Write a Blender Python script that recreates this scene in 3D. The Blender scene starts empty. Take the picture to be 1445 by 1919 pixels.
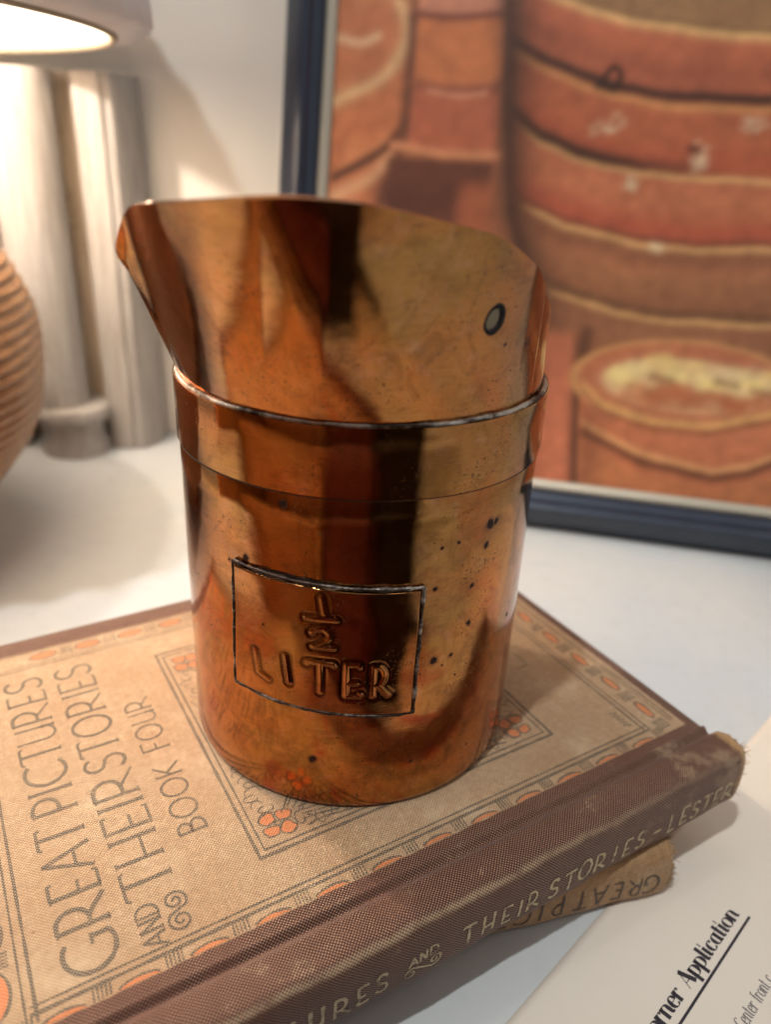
import bpy, bmesh, math, random
import numpy as np
from mathutils import Vector, Matrix, Euler
random.seed(7); rng = np.random.default_rng(7)
R = math.radians; PI = math.pi
S = 0.01                                   # everything below is written in centimetres
scene = bpy.context.scene
col = scene.collection

# ---------------------------------------------------------------- camera
cam_d = bpy.data.cameras.new("camera"); cam = bpy.data.objects.new("camera", cam_d); col.objects.link(cam)
YAW, PITCH, ROLL = 0.0406, 0.4511, 0.0535
fwd = Vector((math.sin(YAW)*math.cos(PITCH), math.cos(YAW)*math.cos(PITCH), -math.sin(PITCH)))
rt0 = Vector((math.cos(YAW), -math.sin(YAW), 0)); up0 = rt0.cross(fwd)
rt = math.cos(ROLL)*rt0 + math.sin(ROLL)*up0; up = -math.sin(ROLL)*rt0 + math.cos(ROLL)*up0
cam.matrix_world = Matrix(((rt.x, up.x, -fwd.x, 0), (rt.y, up.y, -fwd.y, -17.38*S), (rt.z, up.z, -fwd.z, 14.186*S), (0, 0, 0, 1)))
cam_d.sensor_fit = 'VERTICAL'; cam_d.sensor_height = 24.0; cam_d.lens = 1434.2*24/1919
cam_d.clip_start = 0.01; cam_d.clip_end = 30
cam_d.dof.use_dof = True; cam_d.dof.focus_distance = 0.165; cam_d.dof.aperture_fstop = 6.6
scene.camera = cam

# ---------------------------------------------------------------- light
w = bpy.data.worlds.new("World"); scene.world = w; w.use_nodes = True
bg = w.node_tree.nodes['Background']; bg.inputs[0].default_value = (0.97, 0.97, 0.97, 1); bg.inputs[1].default_value = 0.31
def light(name, kind, loc, energy, color, size, **k):
    d = bpy.data.lights.new(name, kind); d.energy = energy; d.color = color
    if kind == 'AREA': d.shape = 'DISK'; d.size = size
    else: d.shadow_soft_size = size
    o = bpy.data.objects.new(name, d); col.objects.link(o); o.location = Vector(loc)*S
    return o
light("overhead_light", 'POINT', (-42, -57, 150), 38, (0.86, 0.95, 1.0), .022)
light("overhead_light", 'POINT', (-105, -36, 150), 5.5, (0.97, .97, .97), .05)
light("overhead_light", 'POINT', (70, -60, 165), 3, (0.98, .97, .95), .12)  # fill light added overhead to brighten the table on the left
scene.view_settings.view_transform = 'Standard'; scene.view_settings.look = 'None'
scene.view_settings.exposure = 0.58; scene.view_settings.gamma = 1
scene.render.engine = 'CYCLES'
scene.cycles.max_bounces = 10; scene.cycles.glossy_bounces = 8; scene.cycles.sample_clamp_indirect = 4
scene.cycles.blur_glossy = 0.3

def lin(r, g, b):
    f = lambda c: (c/255/12.92 if c/255 <= .04045 else ((c/255+.055)/1.055)**2.4)
    return (f(r), f(g), f(b), 1)

# ---------------------------------------------------------------- node helper
class NT:
    def __init__(s, name):
        s.m = bpy.data.materials.new(name); s.m.use_nodes = True; s.t = s.m.node_tree
        s.b = s.t.nodes['Principled BSDF']; s.out = s.t.nodes['Material Output']
    def n(s, typ, **k):
        o = s.t.nodes.new(typ)
        for a, v in k.items(): setattr(o, a, v)
        return o
    def put(s, sock, v):
        if v is None: return
        if isinstance(v, bpy.types.NodeSocket): s.t.links.new(v, sock)
        else: sock.default_value = v
    def math(s, op, a, b=None, c=None, clamp=False):
        o = s.n('ShaderNodeMath', operation=op, use_clamp=clamp)
        s.put(o.inputs[0], a); s.put(o.inputs[1], b); s.put(o.inputs[2], c); return o.outputs[0]
    def vm(s, op, a, b=None, sc=None):
        o = s.n('ShaderNodeVectorMath', operation=op); s.put(o.inputs[0], a); s.put(o.inputs[1], b)
        if sc is not None: s.put(o.inputs['Scale'], sc)
        return o.outputs['Value'] if op in ('DISTANCE', 'LENGTH', 'DOT_PRODUCT') else o.outputs[0]
    def obj(s, scale=(100, 100, 100)):
        tc = s.n('ShaderNodeTexCoord'); return s.vm('MULTIPLY', tc.outputs['Object'], scale)
    def uv(s): return s.n('ShaderNodeTexCoord').outputs['UV']
    def xyz(s, v):
        o = s.n('ShaderNodeSeparateXYZ'); s.put(o.inputs[0], v); return o.outputs
    def comb(s, x, y, z=0.0):
        o = s.n('ShaderNodeCombineXYZ'); s.put(o.inputs[0], x); s.put(o.inputs[1], y); s.put(o.inputs[2], z); return o.outputs[0]
    def noise(s, v, scale=1., detail=3., rough=.5, dist=0., color=False):
        o = s.n('ShaderNodeTexNoise'); s.put(o.inputs['Vector'], v); o.inputs['Scale'].default_value = scale
        o.inputs['Detail'].default_value = detail; o.inputs['Roughness'].default_value = rough; o.inputs['Distortion'].default_value = dist
        return o.outputs['Color' if color else 'Fac']
    def step(s, v, a, b, lo=0., hi=1.):
        o = s.n('ShaderNodeMapRange', interpolation_type='SMOOTHSTEP'); s.put(o.inputs[0], v)
        o.inputs[1].default_value = a; o.inputs[2].default_value = b; o.inputs[3].default_value = lo; o.inputs[4].default_value = hi
        return o.outputs[0]
    def mix(s, f, a, b, mode='MIX'):
        o = s.n('ShaderNodeMix', data_type='RGBA', blend_type=mode); s.put(o.inputs[0], f); s.put(o.inputs[6], a); s.put(o.inputs[7], b)
        return o.outputs[2]
    def bump(s, h, strength=.3, dist=.001, normal=None):
        o = s.n('ShaderNodeBump'); o.inputs['Strength'].default_value = strength; o.inputs['Distance'].default_value = dist
        s.put(o.inputs['Height'], h)
        if normal is not None: s.put(o.inputs['Normal'], normal)
        return o.outputs[0]
    def set(s, **k):
        for a, v in k.items(): s.put(s.b.inputs[a.replace('_', ' ')], v)
        return s.m

# ---------------------------------------------------------------- mesh helpers
def link(o, parent=None):
    col.objects.link(o)
    if parent is not None: o.parent = parent
    return o
def base_of(parent):
    p = Vector((0, 0, 0)); o = parent
    return o.get('_b', None) if o else None
def mk(name, verts, faces, mat, parent=None, smooth=True, uv=None, base=(0, 0, 0), sharp=None):
    """verts in cm in the frame of the parent (world when there is none, minus base)."""
    me = bpy.data.meshes.new(name)
    V = (np.asarray(verts, float).reshape(-1, 3) - np.array(base))*S
    me.from_pydata(V.tolist(), [], [list(f) for f in faces])
    if uv is not None:
        l = me.uv_layers.new(name='UVMap'); uv = np.asarray(uv, float)
        idx = np.zeros(len(me.loops), int); me.loops.foreach_get('vertex_index', idx)
        l.data.foreach_set('uv', uv[idx].ravel())
    me.materials.append(mat)
    if smooth:
        me.shade_smooth()
        if sharp: me.set_sharp_from_angle(angle=R(sharp))
    me.update()
    o = bpy.data.objects.new(name, me); link(o, parent)
    if parent is None: o.location = Vector(base)*S
    return o
def empty(name, loc=(0, 0, 0), rz=0.):
    o = bpy.data.objects.new(name, None); link(o); o.empty_display_size = .02
    o.location = Vector(loc)*S; o.rotation_euler = (0, 0, rz); return o
def tag(o, label=None, cat=None, kind=None, group=None):
    if label: o['label'] = label
    if cat: o['category'] = cat
    if kind: o['kind'] = kind
    if group: o['group'] = group
    return o
def grid(nu, nv, close=False):
    f = []
    for i in range(nu if close else nu-1):
        for j in range(nv-1):
            a = i*nv+j; b = ((i+1) % nu)*nv+j; f.append((a, b, b+1, a+1))
    return f
def lathe(prof, seg=128, c=(0, 0)):
    a = np.arange(seg)/seg*2*PI
    V = [(c[0]+r*math.cos(t), c[1]+r*math.sin(t), z) for t in a for r, z in prof]
    return V, grid(seg, len(prof), True)
def box(x0, x1, y0, y1, z0, z1):
    V = [(x, y, z) for x in (x0, x1) for y in (y0, y1) for z in (z0, z1)]
    return V, [(0, 1, 3, 2), (4, 6, 7, 5), (0, 4, 5, 1), (2, 3, 7, 6), (0, 2, 6, 4), (1, 5, 7, 3)]
def bevel(o, width, seg=3, angle=40):
    m = o.modifiers.new('bevel', 'BEVEL'); m.width = width*S; m.segments = seg; m.limit_method = 'ANGLE'; m.angle_limit = R(angle)
    m.harden_normals = False
    return o
class Acc:
    def __init__(s): s.v = []; s.f = []; s.uv = []
    def add(s, V, F, uv=None):
        k = len(s.v); s.v += [tuple(p) for p in V]; s.f += [tuple(i+k for i in f) for f in F]
        if uv is not None: s.uv += [tuple(p) for p in uv]
def arc(cx, cy, rx, ry, a0, a1, n=14):
    return [(cx+rx*math.cos(R(a0+(a1-a0)*i/n)), cy+ry*math.sin(R(a0+(a1-a0)*i/n))) for i in range(n+1)]
def resample(P, d):
    P = [np.array(p, float) for p in P]; out = [P[0]]
    for a, b in zip(P[:-1], P[1:]):
        k = max(1, int(np.linalg.norm(b-a)/d))
        for i in range(1, k+1): out.append(a+(b-a)*i/k)
    return out
def ribbon(acc, P, width, fmap, step=.12, wfun=None, rough=0.0):
    P = resample(P, step); n = len(P)
    if n < 2: return
    T = [P[min(i+1, n-1)]-P[max(i-1, 0)] for i in range(n)]
    V = []; U = []
    for i, (p, t) in enumerate(zip(P, T)):
        L = np.linalg.norm(t) or 1; t = t/L; nn = np.array([-t[1], t[0]])
        wd = (wfun(t) if wfun else width)*(1+rough*rng.uniform(-1, 1))
        e = t*width*.15*(-1 if i == 0 else (1 if i == n-1 else 0))
        for sgn in (-.5, .5):
            q = p+nn*wd*sgn+e; V.append(fmap(q[0], q[1])); U.append((q[0], q[1]))
    acc.add(V, [(2*i, 2*i+1, 2*i+3, 2*i+2) for i in range(n-1)], U)

# capitals drawn as pen strokes in a box of height 1: (advance width, strokes)
GL = {
 'A': (.62, [[(0, 0), (.33, 1)], [(.33, 1), (.62, 0)], [(.12, .34), (.5, .34)]]),
 'B': (.46, [[(.04, 0), (.04, 1)], [(.04, 1)]+arc(.16, .76, .22, .24, 90, -90)+[(.04, .52)], [(.04, .52)]+arc(.18, .26, .26, .26, 90, -90)+[(.04, 0)]]),
 'C': (.66, [arc(.42, .5, .40, .5, 50, 310, 22)]),
 'D': (.62, [[(.05, 0), (.05, 1)], [(.05, 1)]+arc(.16, .5, .44, .5, 90, -90, 18)+[(.05, 0)]]),
 'E': (.42, [[(.05, 0), (.05, 1)], [(.05, 1), (.40, 1), (.41, .93)], [(.05, .42), (.32, .42)], [(.05, 0), (.42, 0), (.43, .08)]]),
 'F': (.42, [[(.05, 0), (.05, 1)], [(.05, 1), (.40, 1), (.41, .93)], [(.05, .48), (.32, .48)]]),
 'G': (.78, [arc(.46, .5, .44, .5, 58, 300, 24)+[(.70, .10), (.70, .42)], [(.55, .42), (.75, .42)]]),
 'H': (.56, [[(.05, 0), (.05, 1)], [(.52, 0), (.52, 1)], [(.05, .36), (.52, .36)]]),
 'I': (.10, [[(.05, 0), (.05, 1)]]),
 'K': (.50, [[(.05, 0), (.05, 1)], [(.46, 1), (.06, .42)], [(.16, .55), (.5, 0)]]),
 'L': (.42, [[(.05, 1), (.05, 0)], [(.05, 0), (.42, 0)]]),
 'N': (.56, [[(.05, 0), (.05, 1)], [(.05, 1), (.52, 0)], [(.52, 0), (.52, 1)]]),
 'O': (.72, [arc(.36, .5, .34, .5, 0, 360, 28)]),
 'P': (.48, [[(.05, 0), (.05, 1)], [(.05, 1)]+arc(.18, .70, .28, .30, 90, -90)+[(.05, .40)]]),
 'R': (.62, [[(.05, 0), (.05, 1)], [(.05, 1)]+arc(.20, .68, .26, .32, 90, -90)+[(.05, .36)], [(.24, .36), (.62, 0)]]),
 'S': (.46, [[(.42, .86)]+arc(.24, .76, .20, .24, 40, 230, 12)+[(.24, .50)]+arc(.22, .26, .22, .26, 60, -150, 14)]),
 'T': (.50, [[(.25, 0), (.25, 1)], [(-.02, .93), (0, 1), (.50, 1), (.52, .93)]]),
 'U': (.56, [[(.05, 1), (.05, .3)]+arc(.28, .28, .23, .28, 180, 360, 12)+[(.51, 1)], [(.51, .3), (.51, 0)]]),
 '-': (.5, [[(.02, .5), (.48, .5)]]),
}
def word(acc, txt, x0, x1, y0, h, width, fmap, rough=.12, gap=.13, jit=0.0):
    tot = sum(GL[c][0] for c in txt)+gap*(len(txt)-1); sx = (x1-x0)/tot; x = 0
    for c in txt:
        dy = rng.uniform(-jit, jit)
        for st in GL[c][1]:
            P = [(x0+(x+a)*sx, y0+b*h+dy) for a, b in st]
            ribbon(acc, P, width*(.72 if abs(P[0][0]-P[-1][0]) > abs(P[0][1]-P[-1][1])*1.2 else 1.), fmap, rough=rough)
            # small serifs on upright stems
            if len(st) == 2 and abs(st[0][0]-st[1][0]) < .02:
                for a, b in st:
                    ribbon(acc, [(x0+(x+a)*sx-width*.8, y0+b*h+dy), (x0+(x+a)*sx+width*.8, y0+b*h+dy)], width*.4, fmap, step=.05)
        x += GL[c][0]+gap

# ---------------------------------------------------------------- setting: table, wall, floor
TZ = -3.6
def table_mat():
    t = NT('white_table_top'); p = t.obj()
    n1 = t.noise(p, .06, 4, .6); n2 = t.noise(p, 1.3, 5, .6); n3 = t.noise(p, 9, 3, .6)
    c = t.mix(t.step(n1, .35, .7), lin(188, 191, 193), lin(200, 198, 193))
    c = t.mix(t.math('MULTIPLY', t.step(n2, .48, .75), .18), c, lin(172, 168, 160))
    c = t.mix(t.math('MULTIPLY', t.step(t.noise(t.vm('MULTIPLY', p, (1, 6, 1)), 1.0, 6, .75), .62, .74), .14), c, lin(158, 152, 142))
    c = t.mix(t.step(t.noise(p, 2.2, 2, .4), .80, .84), c, lin(90, 84, 76))
    return t.set(Base_Color=c, Roughness=t.step(n2, .3, .8, .34, .52), Specular_IOR_Level=.4, Normal=t.bump(n3, .06, .0004))
def wall_mat():
    t = NT('painted_wall'); p = t.obj()
    c = t.mix(t.noise(p, .05, 4, .6), lin(232, 224, 212), lin(220, 211, 199))
    return t.set(Base_Color=c, Roughness=.85, Normal=t.bump(t.noise(p, 3, 4, .6), .15, .001))
tp = [(-95, -11), (11, -11), (11, -45), (95, -45), (95, 60), (-95, 60)]
V = [(x, y, z) for z in (TZ-3, TZ) for x, y in tp]; F = [(0, 5, 4, 3, 2, 1), (6, 7, 8, 9, 10, 11)]+[(i, (i+1) % 6, 6+(i+1) % 6, 6+i) for i in range(6)]
tb = bevel(mk('table_top', V, F, table_mat(), base=(0, 0, TZ-3), smooth=False), .4)
tag(tb, kind='structure')
tag(mk('wall', *box(-260, 260, 30.2, 34, TZ+.005, 250), wall_mat(), base=(0, 30.2, TZ), smooth=False), kind='structure')
def floor_mat():
    t = NT('wooden_floor'); p = t.obj((4, 60, 10))
    c = t.mix(t.noise(t.vm('MULTIPLY', t.obj(), (.5, .03, .1)), 1, 4), lin(150, 104, 66), lin(112, 74, 46))
    return t.set(Base_Color=c, Roughness=.5)
tag(mk('floor', [(-300, -400, -78), (300, -400, -78), (300, 30.2, -78), (-300, 30.2, -78)], [(0, 1, 2, 3)], floor_mat(), smooth=False), kind='structure')

# ---------------------------------------------------------------- copper
SPOTS = [(2.79, -3.17, 7.1, .17), (2.93, -3.05, 7.12, .12), (2.75, -3.2, 6.62, .11), (2.09, -3.66, 6.91, .05), (1.72, -3.85, 6.85, .05), (2.5, -3.4, 5.74, .08),
 (1.65, -3.88, 5.9, .08), (3.92, -1.57, 4.55, .06), (3.63, -2.16, 4.23, .09), (2.52, -3.39, 4.78, .08), (1.77, -3.83, 4.06, .13), (2.16, -3.63, 4.06, .08),
 (1.98, -3.72, 3.88, .045), (2.32, -3.52, 3.47, .05), (-.83, -4.14, 1.47, .12), (1.44, -3.97, 1.33, .055), (1.4, -3.98, 1.86, .04), (-1.45, -3.96, 7.77, .13),
 (-2.66, -3.28, 6.11, .08), (2.84, -3.13, 1.08, .05), (-2.27, -3.55, 6.32, .11),
 (1.2, -4.45, 11.5, .07), (1.15, -4.4, 11.1, .07), (.3, -4.6, 10.5, .055), (1.85, -4.35, 12.75, .12), (1.95, -4.2, 12.5, .08), (2.55, -3.5, 10.94, .06), (3.07, -2.85, 10.83, .07),
 (1.95, -4.0, 12.1, .05), (-4.0, -3.7, 12.2, .10)]
def copper(name, horiz=True, tarnish=1.0, spots=(), rough=(.07, .22), hole=None):
    t = NT(name); p = t.obj()
    z = t.xyz(p)[2]
    n1 = t.noise(p, .42, 4, .55, .6); n2 = t.noise(t.vm('ADD', p, (7, 3, 1)), .55, 5, .6, 1.0); n3 = t.noise(p, 2.6, 5, .65, .4)
    gold = (.43, .205, .060, 1); orange = (.53, .20, .060, 1); pink = (.60, .29, .17, 1); red = (.38, .06, .024, 1); brown = (.20, .078, .028, 1)
    c = t.mix(t.step(n1, .36, .62), gold, orange)
    c = t.mix(t.math('MULTIPLY', t.step(n3, .5, .75), .5), c, pink)
    n5 = t.noise(t.vm('ADD', p, (2, 5, 8)), 1.5, 7, .72, .9); c = t.mix(t.math('MULTIPLY', t.step(n5, .46, .66), .5), c, brown)
    low = t.step(z, 5.5, 1.5)
    rm = t.math('MULTIPLY', t.step(n2, .47, .66), t.math('MULTIPLY_ADD', low, .55*tarnish, .35*tarnish))
    c = t.mix(rm, c, red)
    bm = t.math('MULTIPLY', t.step(t.noise(t.vm('ADD', p, (1, 9, 4)), .8, 6, .65, .8), .5, .72), .45*tarnish)
    c = t.mix(bm, c, brown)
    # brushing marks run round the cup; fine pits scattered in patches
    br = t.noise(t.vm('MULTIPLY', p, (1.2, 1.2, 22)) if horiz else t.vm('MULTIPLY', p, (9, 9, 2)), 1.6, 4, .7)
    c = t.mix(t.math('MULTIPLY', t.step(br, .50, .75), .5), c, brown)
    hl = t.noise(t.vm('MULTIPLY', t.vm('ADD', p, (1, 4, 6)), (1.1, 1.1, 30) if horiz else (9, 9, 2)), 1.3, 3, .8)
    c = t.mix(t.math('MULTIPLY', t.step(hl, .60, .68), .45), c, pink)
    vs = t.noise(t.vm('MULTIPLY', p, (9, 9, .8)), 1.0, 4, .7)
    c = t.mix(t.math('MULTIPLY', t.step(vs, .56, .72), .30), c, brown)
    pit = t.step(t.noise(p, 15, 3, .6), .61, .66)
    patch = t.step(t.noise(p, .8, 3, .6), .48, .62)
    pm = t.math('MULTIPLY', pit, patch)
    m = t.math('MULTIPLY', pm, .75)
    if spots:
        pd = t.vm('ADD', p, t.vm('SCALE', t.vm('SUBTRACT', t.noise(p, 5, 3, .6, color=True), (.5, .5, .5)), None, .15))
        s = None
        for x, y, zz, r in spots:
            q = t.math('DIVIDE', t.vm('DISTANCE', pd, (x, y, zz)), r*.8)
            s = q if s is None else t.math('MINIMUM', s, q)
        m = t.math('MAXIMUM', m, t.math('MULTIPLY', t.step(s, 1.0, .62), .93))
        ringm = t.math('MULTIPLY', t.step(s, 1.7, .9), .7)
        c = t.mix(ringm, c, (.20, .07, .03, 1))
    c = t.mix(m, c, (.014, .009, .008, 1))
    if hole:
        hm = t.step(t.vm('DISTANCE', t.vm('ADD', p, t.vm('SCALE', t.vm('SUBTRACT', t.noise(p, 4, 2, .5, color=True), (.5, .5, .5)), None, .06)), hole), .33, .30)
        m = t.math('MAXIMUM', m, hm); c = t.mix(hm, c, (.012, .01, .01, 1))
    if name == 'stamped_copper_plate':     # darker in the hollows round the letters and along the plate edge
        ga = t.n('ShaderNodeAttribute'); ga.attribute_name = 'hollow_tone'; c = t.mix(t.math('MULTIPLY', ga.outputs['Fac'], .85), c, (.07, .03, .014, 1))
    rg = t.math('ADD', t.step(n3, .3, .75, rough[0], rough[1]), t.math('MULTIPLY', m, .35))
    rg = t.math('ADD', rg, t.math('MULTIPLY', rm, .06))
    h = t.math('ADD', t.math('MULTIPLY', br, .35), t.math('MULTIPLY', m, -.8))
    scr = t.noise(t.vm('MULTIPLY', t.vm('ADD', p, (3, 1, 2)), (2.2, 2.2, 46) if horiz else (9, 9, 2)), 1.0, 5, .75)
    h = t.math('ADD', h, t.math('MULTIPLY', scr, .5))
    nb = t.bump(h, .045, .0004)
    nb = t.bump(t.noise(p, .9, 2, .5), .07, .0022, nb)
    return t.set(Base_Color=c, Metallic=t.math('SUBTRACT', 1.0, t.math('MULTIPLY', m, .8)), Roughness=rg, Specular_IOR_Level=t.step(m, 0., 1., .5, .06), Normal=nb)
M_cup = copper('tarnished_copper', True, 1.0, SPOTS[:21], (.025, .11))
M_in = copper('polished_copper_scoop', True, .65, SPOTS[21:], (.025, .10), (2.2, -3.83, 11.49))
M_plate = copper('stamped_copper_plate', True, 1.0, [(1.0, -4.12, 5.0, .05), (-1.9, -3.85, 4.9, .04)], (.05, .17))
M_band = copper('copper_band', True, .5, [], (.02, .08))
def solder(nm='grey_solder', lo=.62, hi=.84):
    t = NT(nm); p = t.obj(); n1 = t.noise(p, 5, 4, .7); n2 = t.noise(p, 1.1, 2)
    n4 = t.noise(t.vm('MULTIPLY', p, (1, 1, 3)), .9, 4, .6); mk_ = t.step(t.math('ADD', t.math('MULTIPLY', n1, .25), n4), lo+.0, hi)
    c = t.mix(mk_, (.060, .040, .030, 1), (.58, .52, .45, 1))
    return t.set(Base_Color=c, Metallic=.85, Roughness=t.step(n1, .3, .8, .55, .22), Normal=t.bump(n1, .3, .0008))
M_sol = solder()
t = NT('dull_tin_lining'); M_tin = t.set(Base_Color=(.12, .10, .065, 1), Metallic=.0, Roughness=.55)

cup = empty('copper_measure')
tag(cup, 'tarnished copper half liter measuring cup with slanted pouring lip standing on the top book', 'measuring cup')
RB = 4.2
def body_profile():
    o = [(0, .02), (3.6, .05), (3.95, .035), (4.06, .0), (4.15, .03), (4.21, .11), (4.235, .24)]
    o += [(4.235-.028*k/12, .24+k*(7.97-.24)/12) for k in range(1, 13)]
    o += [(4.188, 8.0), (4.185, 8.06), (4.12, 9.3), (4.0, 9.3), (4.02, 8.0), (4.02, .3), (3.9, .14), (0, .12)]
    return o
V, F = lathe(body_profile(), 220)
mk('cup_body', V, F, M_cup, cup, sharp=50)
# band round the mouth
bp = [(4.15, 8.045), (4.25, 8.045), (4.262, 8.06), (4.264, 8.30), (4.262, 9.0), (4.268, 9.44), (4.255, 9.485), (4.18, 9.49), (4.12, 9.48), (4.11, 8.1)]
V, F = lathe(bp, 220)
V = [(x*(1+.0015*math.sin(3*math.atan2(y, x))), y*(1+.0015*math.cos(2*math.atan2(y, x))), z+.012*math.sin(2*math.atan2(y, x)+1)) for x, y, z in V]
mk('mouth_band', V, F, M_band, cup, sharp=30)

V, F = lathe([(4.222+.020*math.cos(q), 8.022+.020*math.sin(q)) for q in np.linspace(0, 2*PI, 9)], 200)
t = NT('crevice_shade_dark'); mk('band_shade_line', V, F, t.set(Base_Color=(.03, .018, .012, 1), Metallic=.4, Roughness=.6), cup)  # dark ring put in to colour the crevice shade under the band
# slanted scoop: columns (base angle, rim point)
def cyl(th, z, r=4.07): return (r*math.cos(R(th)), r*math.sin(R(th)), z)
cols = [(193.5, (-4.27, -3.14, 12.02)), (194.3, (-4.36, -3.34, 12.29)), (196.5, (-4.27, -3.56, 12.53)), (200, (-4.0, -3.92, 12.87)), (204.5, (-3.74, -4.30, 13.06)), (210.5, (-3.40, -4.82, 13.16)), (217, (-3.04, -5.29, 13.23)),
        (226, (-2.54, -5.82, 13.31)), (234, (-2.10, -6.15, 13.36)), (242.5, (-1.57, -6.36, 13.42)), (249, (-1.14, -6.40, 13.46)), (256, (-.65, -6.27, 13.45)), (264, (-.08, -6.05, 13.40)),
        (273, (.53, -5.68, 13.28)), (283, (1.30, -5.04, 13.11)), (290.5, (1.77, -4.62, 13.0)), (297, (2.19, -4.22, 12.86)), (307.5, (2.75, -3.53, 12.52)), (317, (3.15, -2.93, 12.21)), (329.7, (3.57, -2.09, 11.68)), (340.3, cyl(340.3, 11.2)),
        (350, cyl(350, 10.85)), (365, cyl(365, 10.7)), (385, cyl(385, 10.7)), (420, cyl(420, 10.75)), (450, cyl(450, 10.8)), (485, cyl(485, 10.9)), (515, (-3.75, 1.6, 11.0)), (530, (-4.1, .4, 11.15)), (541, (-4.3, -1.0, 11.4)), (549, (-4.33, -2.2, 11.65)), (553.2, (-4.27, -3.1, 12.0))]
def catmull(K, n):
    K = np.array(K, float); d = np.r_[0, np.cumsum(np.linalg.norm(np.diff(K, axis=0), axis=1)**.5)]
    out = []
    for t in np.linspace(0, d[-1], n):
        i = min(max(np.searchsorted(d, t)-1, 0), len(K)-2); h = d[i+1]-d[i]; u = (t-d[i])/h
        def tan(j):
            a, b = max(j-1, 0), min(j+1, len(K)-1); return (K[b]-K[a])/(d[b]-d[a])
        h00 = 2*u**3-3*u**2+1; h10 = u**3-2*u**2+u; h01 = -2*u**3+3*u**2; h11 = u**3-u**2
        out.append(h00*K[i]+h10*h*tan(i)+h01*K[i+1]+h11*h*tan(i+1))
    return np.array(out)
K = [[math.cos(R(a))*4.07, math.sin(R(a))*4.07, *t] for a, t in cols]
CC = catmull(K, 420)
NV = 34; P = np.zeros((len(CC), NV, 3))
for i, c in enumerate(CC):
    b = np.array([c[0], c[1]]); b = b/np.linalg.norm(b)*4.07; T = c[2:5]
    z0 = 8.6; ang = math.degrees(math.atan2(b[1], b[0])) % 360
    lip = math.exp(-((ang-194)/5.0)**2)
    flare = np.linalg.norm(T[:2]-b)
    for j in range(NV):
        u = j/(NV-1); z = z0+(T[2]-z0)*u
        k = max(0, (z-9.40)/max(T[2]-9.35, 1e-3)) if T[2] > 9.45 else 0
        cc_ = .45*max(0, min(1, (ang-244)/14))*max(0, min(1, (318-ang)/12)); e = k*(1+cc_*(1-k))
        xy = b+(T[:2]-b)*e
        if flare < .08: xy = b*(1+0*e)
        out = np.array([math.cos(R(ang)), math.sin(R(ang))])
        xy = xy+out*lip*.04*max(0, (k-.80)/.20)**1.6
        zz = z-lip*.10*max(0, (k-.86)/.14)**2
        w_ = .010*math.sin(ang*.09+z*1.1)*k+.004*math.sin(ang*.23-z*.7)*k     # hand-beaten unevenness
        P[i, j] = (xy[0]*(1+w_*.5), xy[1]*(1+w_*.5), zz+.006*math.sin(ang*.19)*k)
sc = mk('pouring_scoop', P.reshape(-1, 3), grid(len(CC), NV), M_in, cup)
sc.data.materials.append(M_tin); so = sc.modifiers.new('thickness', 'SOLIDIFY'); so.thickness = .065*S; so.offset = 0; so.material_offset = 1; so.material_offset_rim = 0
cut = mk('cutter', *lathe([(0, -1.2), (.20, -1.2), (.20, 1.2), (0, 1.2)], 32), M_in)
hd = Vector((2.21, -3.86, -.9)).normalized()
cut.matrix_world = Matrix.Translation(Vector((2.2, -3.83, 11.49))*S) @ Vector((hd.x, hd.y, hd.z)).to_track_quat('Z', 'Y').to_matrix().to_4x4()
bo = sc.modifiers.new('hole', 'BOOLEAN'); bo.operation = 'DIFFERENCE'; bo.object = cut; bo.solver = 'EXACT'
bpy.context.view_layer.update()
dg = bpy.context.evaluated_depsgraph_get()
me2 = bpy.data.meshes.new_from_object(sc.evaluated_get(dg)); sc.modifiers.clear(); sc.data = me2
me2.name = 'pouring_scoop'; me2.shade_smooth(); me2.set_sharp_from_angle(angle=R(50))
bpy.data.objects.remove(cut, do_unlink=True)

# solder beads
def bead(path, rad, name, parent, jitter=.35, seg=7, flat=1.0):
    path = [np.array(p) for p in path]; V = []; n = len(path)
    ph = rng.uniform(0, 10); V = []
    for i, p in enumerate(path):
        t = path[min(i+1, n-1)]-path[max(i-1, 0)]; t /= np.linalg.norm(t)
        o = np.array([p[0], p[1], 0]); o /= np.linalg.norm(o); b = np.cross(t, o)
        r = rad*(1+jitter*(.8*math.sin(i*.21+ph)*math.sin(i*.083)+.3*math.sin(i*.9+ph)*math.sin(i*.31)+rng.uniform(-.10, .10)))
        for k in range(seg):
            a = 2*PI*k/seg; V.append(p+o*r*math.cos(a)*flat+b*r*math.sin(a))
    F = []
    for i in range(n-1):
        for k in range(seg): F.append((i*seg+k, i*seg+(k+1) % seg, (i+1)*seg+(k+1) % seg, (i+1)*seg+k))
    return mk(name, V, F, M_sol, parent)
th = np.linspace(-169, -4, 420)
sb = bead([(4.165*math.cos(R(a)), 4.165*math.sin(R(a)), 9.50+.008*math.sin(a*.3)) for a in th], .064, 'solder_seam', cup, .18)
sb.data.materials[0] = solder('bright_solder', .50, .70)
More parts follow.
